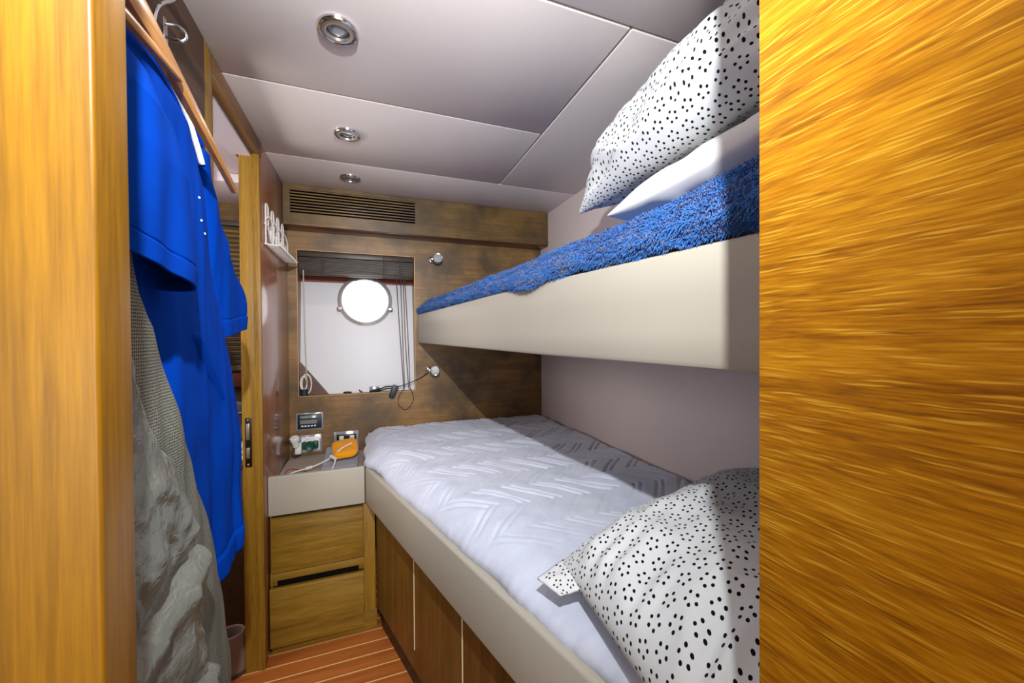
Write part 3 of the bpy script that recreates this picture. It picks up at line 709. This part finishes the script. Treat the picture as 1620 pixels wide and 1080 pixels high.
# ---- upper bunk
def ux(y): return 0.255+0.112*(BY-y)
uz0 = [(0.205, 1.199), (0.9, 1.205), (2.22, 1.222)]; uz1 = [(0.205, 1.382), (0.9, 1.390), (2.22, 1.383)]
t = thing('upper_bunk', (0.65, 1.2, 1.2), 'upper bunk with deep cream leather side board below the blue blanket', 'bunk bed')
bm = B(); ys = [0.205, 0.55, 0.9, 1.3, 1.75, BY-.001]; prev = None
R_ = 0.010
for y in ys:
    x, a, c = ux(y), interp(uz0, y), interp(uz1, y)
    prof = [(x+R_, a), (x+R_*.3, a+R_*.3), (x, a+R_)]+[(x, lerp(a, c, q)) for q in (.3, .6)]+[(x, c-R_), (x+R_*.3, c-R_*.3), (x+R_, c), (x+.03, c), (x+.03, a)]
    ring = [bm.verts.new((p, y, q)) for p, q in prof]
    if prev:
        for i in range(len(ring)): bm.faces.new((prev[i], prev[(i+1) % len(ring)], ring[(i+1) % len(ring)], ring[i]))
    else: bm.faces.new(ring[::-1])
    prev = ring
bm.faces.new(prev); obj('side_board', bm, M['cream'], t)
bm = B(); hexa(bm, [(ux(0.205)+.031, 0.205, 1.215), (RX-.001, 0.205, 1.215), (RX-.001, BY-.001, 1.23), (ux(BY)+.031, BY-.001, 1.23)], [(ux(0.205)+.031, 0.205, 1.30), (RX-.001, 0.205, 1.30), (RX-.001, BY-.001, 1.30), (ux(BY)+.031, BY-.001, 1.30)]); obj('base_board', bm, M['cream'], t)
bm = B(); hexa(bm, [(ux(0.205)+.034, 0.206, 1.302), (RX-.004, 0.206, 1.302), (RX-.004, BY-.004, 1.302), (ux(BY)+.034, BY-.004, 1.302)], [(ux(0.205)+.06, 0.206, 1.44), (RX-.02, 0.206, 1.44), (RX-.02, BY-.02, 1.44), (ux(BY)+.06, BY-.02, 1.44)], 0.004); obj('mattress', bm, M['mattress'], t)

def flu(u, v):
    y = lerp(BY-.006, 0.212, v)
    x0 = ux(y)+0.006
    hump = math.exp(-((y-0.94)/0.10)**2)
    bot = interp(uz1, y)+0.004-0.018*hump; top = 1.464+0.010*nz(y*3, 1.3)-0.004*sst(1.7, 2.2, y)+0.010*(1-sst(0.7, 1.2, y))+0.034*(1-sst(0.25, 0.7, y))
    if u < 0.35:
        q = u/0.35
        p = Vector((x0-0.013*hump*(1-q)+0.02*q*q-0.012*math.sin(PI*q), y, lerp(bot, top-0.03, q)))
    elif u < 0.6:
        q = (u-0.35)/0.25*PI/2
        p = Vector((x0+0.02+0.04*(1-math.cos(q)), y, top-0.03+0.03*math.sin(q)))
    else:
        q = (u-0.6)/0.4; p = Vector((lerp(x0+0.06, RX-.008, q), y, top+0.008*math.sin(PI*q)))
    d = 0.006*nz(y*12, u*14, 2)+0.005*nz(y*30, u*30, 4)
    return p+Vector((-d*0.7, 0, d*0.7))
bm = B(); V = grid(bm, 60, 240, flu)
bm.normal_update()
# woolly pile: short curved strands over the whole blanket, dense where it shows
rnd = random.Random(3)
def strand(u, v, L):
    p = flu(u, v); e = 0.004
    n = (flu(min(1, u+e), v)-flu(max(0, u-e), v)).cross(flu(u, min(1, v+e))-flu(u, max(0, v-e)))
    if n.length < 1e-9: return
    n.normalize()
    if n.x > 0.2 or n.z < -0.5: n = -n
    g1 = Vector((0.3*nz(p.y*18, u*20, 11), nz(p.y*16, u*18, 3), nz(p.y*16+9, u*18, 6)-0.25))
    d = (n*0.55+g1*0.95+Vector((rnd.uniform(-.35, .35), rnd.uniform(-.35, .35), rnd.uniform(-.35, .35)))).normalized()
    s = d.cross(n)
    s = s.normalized() if s.length > 1e-5 else Vector((0, 1, 0))
    w = 0.0009; tip = p+d*L+Vector((0, 0, -0.25*L)); m1 = p+d*L*0.55+n*0.001
    a, b_, c, d_ = (bm.verts.new(q) for q in (p-s*w, p+s*w, m1+s*w*0.9, m1-s*w*0.9)); e_ = bm.verts.new(tip)
    bm.faces.new((a, b_, c, d_)); bm.faces.new((d_, c, e_))
for i in range(52000):
    strand(rnd.uniform(0.0, 0.62), rnd.random()**0.75, rnd.uniform(0.005, 0.010))
for i in range(5000):
    strand(rnd.uniform(0.62, 0.99), rnd.random(), rnd.uniform(0.005, 0.010))
obj('fluffy_blanket', bm, M['fluff'], label='royal blue fluffy blanket along the edge of the upper bunk', cat='blanket', angle=180, normals=False)

# ---- ceiling downlights
def downlight(x, y):
    t = thing('downlight', (x, y, HC-.012), 'round chrome downlight nearest the viewer, the largest in view on the ceiling', 'ceiling light', 'recessed ceiling downlights')
    o = (x, y, HC)
    bm = B(); lathe(bm, [(0.046, 0.0), (0.046, -0.004), (0.043, -0.009), (0.039, -0.010), (0.036, -0.008)], o, (0, 0, 1), 48); obj('rim', bm, M['chrome'], t)
    bm = B(); lathe(bm, [(0.0365, -0.006), (0.036, -0.0095), (0.031, -0.011), (0.0265, -0.0105), (0.0255, -0.004)], o, (0, 0, 1), 48); obj('ring', bm, M['steel'], t)
    bm = B(); lathe(bm, [(0, -0.004), (0.010, -0.0045), (0.018, -0.0035), (0.026, -0.001)], o, (0, 0, 1), 36); obj('lens', bm, plain('mirrored lamp lens', '#b9c3cc', 0.12, 0.6, 0.8), t)
    return t
dl = downlight(-0.062, 1.022)
copy_thing(dl, (-0.066, 1.531, HC-.012), 'round chrome downlight in the middle of the row of three on the ceiling')
copy_thing(dl, (-0.073, 1.944, HC-.012), 'small round chrome downlight close to the slatted vent')

# ---- closet: hooks, hangers, clothes
y, z = 0.965, 1.866
t = thing('coat_hook', (-0.375, y, z-.03), 'chrome wall hook shaped like a U beside the wooden hanger', 'hook')
bm = B(); box(bm, -0.3755, -0.372, y-.009, y+.009, z-.022, z+.022, 0.0015, 2); obj('plate', bm, M['chrome'], t)
bm = B(); tube(bm, smooth_path([(-0.373, y, z+.013), (-0.358, y+.004, z+.016), (-0.346, y+.006, z+.010), (-0.342, y+.006, z-.001), (-0.347, y+.005, z-.011), (-0.359, y+.002, z-.014), (-0.372, y, z-.013)], 6), 0.0034, 10); obj('bail', bm, M['chrome'], t)
t = thing('wall_peg', (-0.34, 0.8255, 1.89), 'straight chrome peg in the closet wall from which the white hanger hangs', 'peg')
bm = B(); lathe(bm, [(0, 0), (0.02, 0), (0.018, 0.006), (0.007, 0.009), (0.007, 0.075), (0.010, 0.080), (0, 0.082)], (-0.3755, 0.8255, 1.909), (1, 0, 0), 20); obj('pin', bm, M['chrome'], t)
# rail carrying the hangers (above the picture)
t = thing('clothes_rail', (-0.3640, 0.5720, 1.8220), 'short chrome clothes rail above the hanging shirts', 'rail')
bm = B(); tube(bm, [(-0.3745, 0.5720, 1.8350), (-0.1950, 0.5720, 1.8350)], 0.009, 14); obj('bar', bm, M['chrome'], t)
bm = B(); lathe(bm, [(0, 0), (0.024, 0), (0.022, 0.006), (0.011, 0.008), (0, 0.008)], (-0.3755, 0.5720, 1.8350), (1, 0, 0), 24); obj('flange', bm, M['chrome'], t)

def hook_path(x, y, z0, zr):
    return smooth_path([(x, y, z0), (x, y, zr-.030), (x, y+.016, zr-.004), (x, y+.010, zr+.013), (x, y-.004, zr+.016), (x, y-.016, zr+.006), (x, y-.017, zr-.010)], 6)
t = thing('clothes_hanger', (-0.2665, 0.5980, 1.5620), 'wooden clothes hanger with bare end sticking out above the blue shirts', 'hanger', 'hangers in the closet')
bm = B()
def arm(bm, pts, hs, ws):
    P = smooth_path(pts, 6); n = len(P); prev = None
    for i, p in enumerate(P):
        f = i/(n-1); h = interp(hs, f); w = interp(ws, f)
        ring = [bm.verts.new(p+Vector((sx*w, 0, sz*h))) for sx, sz in ((-.7, -1), (.7, -1), (1, -.6), (1, .6), (.7, 1), (-.7, 1), (-1, .6), (-1, -.6))]
        if prev:
            for k in range(8): bm.faces.new((prev[k], prev[(k+1) % 8], ring[(k+1) % 8], ring[k]))
        else: bm.faces.new(ring[::-1])
        prev = ring
    bm.faces.new(prev)
arm(bm, [(-0.2600, 0.9555, 1.5594), (-0.2613, 0.8450, 1.5945), (-0.2626, 0.7150, 1.6335), (-0.2639, 0.6110, 1.6608), (-0.2652, 0.5460, 1.6634), (-0.2678, 0.4290, 1.6335), (-0.2704, 0.3120, 1.5880)],
    [(0, 0.006), (0.15, 0.010), (0.5, 0.018), (0.75, 0.014), (1, 0.007)], [(0, 0.0055), (0.5, 0.0075), (1, 0.0055)])
obj('arms', bm, M['hangwood'], t)
bm = B(); arm(bm, [(-0.2548, 0.6955, 1.6283), (-0.2535, 0.5980, 1.6179), (-0.2548, 0.5200, 1.6114)], [(0, 0.005), (1, 0.007)], [(0, 0.005), (1, 0.006)]); obj('lower_bar', bm, M['hangwood'], t)
bm = B(); tube(bm, hook_path(-0.265, 0.572, 1.672, 1.841), 0.0022, 8); obj('hook', bm, M['chrome'], t)

t = thing('clothes_hanger', (-0.3185, 0.5980, 1.5620), 'white plastic hanger half hidden inside the blue shirts', 'hanger', 'hangers in the closet')
bm = B(); tube(bm, smooth_path([(-0.3094, 0.9425, 1.6010), (-0.3107, 0.9165, 1.6335), (-0.3120, 0.8580, 1.6816), (-0.3133, 0.7540, 1.7141), (-0.3146, 0.6500, 1.7414), (-0.3159, 0.5720, 1.7570), (-0.3172, 0.4810, 1.7336), (-0.3185, 0.3510, 1.6855)], 6), 0.0052, 10); obj('arms', bm, M['whiteplastic'], t)
bm = B(); tube(bm, smooth_path([(-0.3133, 0.7644, 1.7115), (-0.3133, 0.7735, 1.7544), (-0.3120, 0.7800, 1.7791), (-0.3120, 0.8008, 1.8051), (-0.3120, 0.8385, 1.8415), (-0.3120, 0.8580, 1.8805), (-0.3120, 0.8515, 1.9091), (-0.3120, 0.8255, 1.9234), (-0.3120, 0.8008, 1.9156)], 6), 0.0026, 8); obj('hook', bm, M['chrome'], t)

def cloth_tube(bm, lv, n=120, m=90, pw=0.7, fold=0.008, seed=1.0, fy=22, hem=None, hv=2.0):
    """hanging tube of cloth; lv: levels (z, y0, y1, xc, a) from top to bottom"""
    zt, zb = lv[0][0], lv[-1][0]
    tabs = [[(-l[0], l[i]) for l in lv] for i in range(1, 5)]
    def f(u, v):
        z = lerp(zt, zb, v); y0, y1, xc, a = (interp(tb, -z) for tb in tabs)
        q = 2*PI*u; c, s = math.cos(q), math.sin(q)
        e = lambda x: math.copysign(abs(x)**pw, x)
        y = (y0+y1)/2+(y1-y0)/2*e(s); x = xc+a*e(c)
        k = fold*sst(0.0, 0.25, v)*(0.6+0.8*v)
        d = k*(nz(y*fy+seed, z*2.2, seed)+0.5*nz(y*fy*2.2, z*3.5, seed+4))*(1 if c > 0 else 0.6)
        d += 0.006*nz(y*9, z*9, seed+8)+0.0022*sst(hv, hv+0.004, v)-0.0022*math.exp(-((v-hv)/0.004)**2)
        zz = z + (hem(y) if hem else 0)*sst(0.6, 1.0, v)
        return Vector((x+d*abs(c)**0.4*(1 if c > 0 else -1), y, zz))
    return grid(bm, n, m, f, closed_u=True)

# front blue polo shirt
t = thing('polo_shirt', (-0.285, 0.75, 0.78), 'royal blue polo shirt hanging in front, its short sleeve towards the viewer', 'shirt', 'blue polo shirts')
A = [(1.665, 0.54, 0.60), (1.65, 0.52, 0.655), (1.631, 0.50, 0.713), (1.594, 0.49, 0.783), (1.512, 0.48, 0.839), (1.407, 0.48, 0.864), (1.271, 0.49, 0.926), (1.137, 0.50, 0.999), (1.031, 0.51, 1.044), (0.90, 0.52, 1.036), (0.84, 0.53, 1.025), (0.815, 0.54, 1.0)]
xs = [(0.8, 0.026), (1.3, 0.027), (1.58, 0.025), (1.665, 0.010)]
bm = B(); cloth_tube(bm, [(z, a, b_, -0.285, interp(xs, z)) for z, a, b_ in A], n=140, m=220, fold=0.010, seed=2.0, fy=16, hv=0.945, hem=lambda y: -0.035*(1-sst(0.72, 1.0, y)))
from mathutils.bvhtree import BVHTree
bm.faces.ensure_lookup_table(); tree = BVHTree.FromBMesh(bm)
o = obj('body', bm, M['blue'], t, angle=180); md = o.modifiers.new('t', 'SOLIDIFY'); md.thickness = 0.0015
bm = B()   # near sleeve, a wide open-ended tube falling from the shoulder
SLV = [(1.57, 0.48, 0.50, -0.262, 0.006), (1.545, 0.46, 0.515, -0.250, 0.020), (1.532, 0.45, 0.556, -0.244, 0.028), (1.501, 0.44, 0.601, -0.240, 0.033), (1.449, 0.44, 0.627, -0.238, 0.034), (1.389, 0.44, 0.642, -0.238, 0.034), (1.348, 0.44, 0.645, -0.238, 0.034), (1.318, 0.44, 0.637, -0.238, 0.034)]
cloth_tube(bm, SLV, n=96, m=150, hv=0.90, pw=0.8, fold=0.006, seed=7.0, fy=12, hem=lambda y: 0.12*(0.60-y))
o = obj('sleeve', bm, M['blue'], t, angle=180); md = o.modifiers.new('t', 'SOLIDIFY'); md.thickness = 0.003
bm = B(); tube(bm, smooth_path([(-0.30, 0.50, 1.645), (-0.275, 0.54, 1.662), (-0.275, 0.60, 1.662), (-0.295, 0.66, 1.645)], 8), 0.010, 10); obj('collar', bm, M['blue'], t)
bm = B()   # loose front placket fold
def plk(u, v):
    z = lerp(1.285, 1.08, v); y = interp([(-1.285, 0.71), (-1.18, 0.83), (-1.08, 0.94)], -z)
    return Vector((-0.254-0.028*(1-sst(0, 0.18, v))-0.012*v+0.010*math.sin(PI*u)*(1-0.7*v), y+0.045*(u-0.5)*(1-0.6*v), z))
grid(bm, 14, 40, plk); o = obj('placket', bm, M['blue'], t); md = o.modifiers.new('t', 'SOLIDIFY'); md.thickness = 0.003

for (y, z) in ((0.782, 1.485), (0.785, 1.448), (0.80, 1.43)):
    hit = tree.ray_cast(Vector((0.0, y-0.157, z)), Vector((-1, 0.6, 0)).normalized())
    if hit[0] is not None:
        bm = B(); lathe(bm, [(0, 0.0015), (0.0014, 0.0015), (0.0021, 0.0005), (0.0021, -0.001)], hit[0], (1, -0.6, 0), 14); obj('button', bm, M['whiteplastic'], t)

# second blue polo shirt
t = thing('polo_shirt', (-0.335, 0.85, 0.85), 'royal blue polo shirt behind the front one, sleeve against the door post', 'shirt', 'blue polo shirts')
Bt = [(1.715, 0.62, 0.90), (1.688, 0.58, 0.946), (1.678, 0.56, 1.001), (1.6, 0.55, 1.058), (1.539, 0.55, 1.091), (1.456, 0.55, 1.112), (1.381, 0.55, 1.118), (1.155, 0.55, 1.108), (0.86, 0.55, 1.09)]
bm = B(); cloth_tube(bm, [(z, a, b_, -0.335, 0.018 if z < 1.69 else 0.008) for z, a, b_ in Bt], fold=0.004, seed=12.0)
o = obj('body', bm, M['blue'], t, angle=180); md = o.modifiers.new('t', 'SOLIDIFY'); md.thickness = 0.0015
Bs = [(1.63, 0.93, 0.99), (1.58, 0.95, 1.005), (1.526, 0.97, 1.048), (1.456, 0.98, 1.115), (1.391, 1.0, 1.193), (1.335, 1.02, 1.247), (1.27, 1.02, 1.225)]
bm = B(); cloth_tube(bm, [(z, a, b_, -0.325, 0.020) for z, a, b_ in Bs], n=80, m=150, hv=0.90, fold=0.006, seed=17.0, fy=18, hem=lambda y: 0.15*(y-1.15))
o = obj('sleeve', bm, M['blue'], t, angle=180); md = o.modifiers.new('t', 'SOLIDIFY'); md.thickness = 0.003
bm = B(); tube(bm, smooth_path([(-0.345, 0.84, 1.712), (-0.320, 0.88, 1.712), (-0.316, 0.94, 1.695), (-0.322, 0.985, 1.66)], 8), 0.009, 10); obj('collar', bm, M['blue'], t)
# silver jacket
t = thing('jacket', (-0.23, 0.55, 0.3), 'silver grey nylon jacket with perforated mesh lining hanging below the shirt sleeve', 'jacket')
J = [(1.36, 0.46, 0.52), (1.30, 0.45, 0.542), (1.276, 0.45, 0.561), (1.262, 0.45, 0.577), (1.218, 0.45, 0.602), (1.133, 0.45, 0.65), (1.054, 0.45, 0.69), (0.948, 0.45, 0.748), (0.827, 0.45, 0.788), (0.657, 0.45, 0.832), (0.3, 0.45, 0.83)]
bm = B(); cloth_tube(bm, [(z, a, b_, -0.248, 0.018) for z, a, b_ in J], fold=0.007, seed=22.0, fy=24)
o = obj('mesh_lining', bm, M['meshfab'], t, angle=180); md = o.modifiers.new('t', 'SOLIDIFY'); md.thickness = 0.0015
K = [(1.235, 0.44, 0.455), (1.212, 0.44, 0.477), (1.195, 0.44, 0.496), (1.145, 0.44, 0.531), (1.098, 0.44, 0.577), (1.048, 0.44, 0.611), (0.997, 0.44, 0.617), (0.926, 0.44, 0.627), (0.862, 0.44, 0.647), (0.783, 0.44, 0.652), (0.3, 0.44, 0.66)]
bm = B(); cloth_tube(bm, [(z, a, b_, -0.227, 0.024) for z, a, b_ in K], n=160, m=150, fold=0.014, seed=31.0, fy=14)
for v in bm.verts:
    p = v.co
    def crease(ya, za, yb, zb, dep, w):
        ax, az = yb-ya, zb-za; L2 = ax*ax+az*az
        t_ = max(0, min(1, ((p.y-ya)*ax+(p.z-za)*az)/L2)); q = p.z-(za+t_*az)+0.3*abs(p.y-(ya+t_*ax))
        return -dep*math.exp(-(q/w)**2)+0.6*dep*math.exp(-((q+2.2*w)/(1.6*w))**2)
    d = crease(0.46, 0.84, 0.66, 0.815, 0.018, 0.009)+crease(0.50, 0.95, 0.63, 1.00, 0.014, 0.012)+crease(0.46, 0.74, 0.62, 0.79, 0.006, 0.011)
    d += 0.013*nz(p.y*16+p.z*5, p.z*8, 40)-0.010*abs(nz(p.y*18-p.z*8, p.z*13, 47))-0.007*abs(nz(p.y*30+p.z*16, p.z*24, 51))+0.002*nz(p.y*60+p.z*18, p.z*40, 44); v.co.x += d; v.co.y += 0.2*d
o = obj('shell', bm, M['nylon'], t, angle=180); md = o.modifiers.new('t', 'SOLIDIFY'); md.thickness = 0.0015

# ------------------------------------------------------------------ light
w = bpy.data.worlds.new('World'); sc.world = w; w.use_nodes = True
bgn = w.node_tree.nodes['Background']; bgn.inputs['Color'].default_value = (1.0, 0.93, 0.86, 1); bgn.inputs['Strength'].default_value = 0.6

def light(name, typ, loc, energy, color, **kw):
    d = bpy.data.lights.new(name, typ); d.energy = energy; d.color = color
    for k, v in kw.items(): setattr(d, k, v)
    o = bpy.data.objects.new(name, d); COL.objects.link(o); o.location = loc; return o
def aim(o, p): o.rotation_euler = (Vector(p)-o.location).to_track_quat('-Z', 'Y').to_euler()
k = light('work_light', 'SPOT', (0.005, -0.09, 1.79), 98, (0.98, 0.985, 1.0), spot_size=math.radians(125), spot_blend=1.0, shadow_soft_size=0.012); aim(k, (0.25, 2.0, 1.32))
for (x, y) in ((-0.062, 1.022), (-0.066, 1.531), (-0.073, 1.944)):
    q = light('downlight_lamp', 'SPOT', (x, y, HC-.014), 2.4, (1.0, 0.90, 0.84), shadow_soft_size=0.02, spot_size=math.radians(150), spot_blend=0.8)
q = light('corridor_fill', 'AREA', (0.05, -2.6, 1.1), 48, (1.0, 0.95, 0.92), shape='DISK', size=1.2); aim(q, (0.1, 2, 1.1))  # added soft fill lamp behind the camera, reaches in under the bunk

q = light('next_cabin_fill', 'AREA', (-1.22, 1.50, 1.45), 13, (1.0, 0.90, 0.87), shape='DISK', size=0.7); aim(q, (0.6, 1.45, 0.9))  # added lamp out of view, brightens the space below the bunk through the doorway

# ------------------------------------------------------------------ camera
F = 610.44; yaw, pit, rol = math.radians(20.35), math.radians(-0.626), math.radians(-0.404)
def D(x, z, fwd=1.0):
    c, s = math.cos(rol), math.sin(rol); d = (c*x-s*z, fwd, s*x+c*z)
    c, s = math.cos(pit), math.sin(pit); d = (d[0], c*d[1]-s*d[2], s*d[1]+c*d[2])
    c, s = math.cos(yaw), math.sin(yaw); return Vector((c*d[0]+s*d[1], -s*d[0]+c*d[1], d[2]))
xa, up, fw = D(1, 0, 0), D(0, 1, 0), D(0, 0, 1)
cam = bpy.data.objects.new('camera', bpy.data.cameras.new('camera')); COL.objects.link(cam)
mw = Matrix((xa, up, -fw)).transposed().to_4x4(); mw.translation = Vector((0, 0, 1.25)); cam.matrix_world = mw
cam.data.sensor_width = 36; cam.data.lens = F/1620*36; cam.data.clip_start = 0.01
sc.camera = cam
sc.view_settings.view_transform = 'Standard'; sc.view_settings.look = 'None'; sc.view_settings.gamma = 1; sc.view_settings.use_curve_mapping = False
sc.view_settings.exposure = 0.08
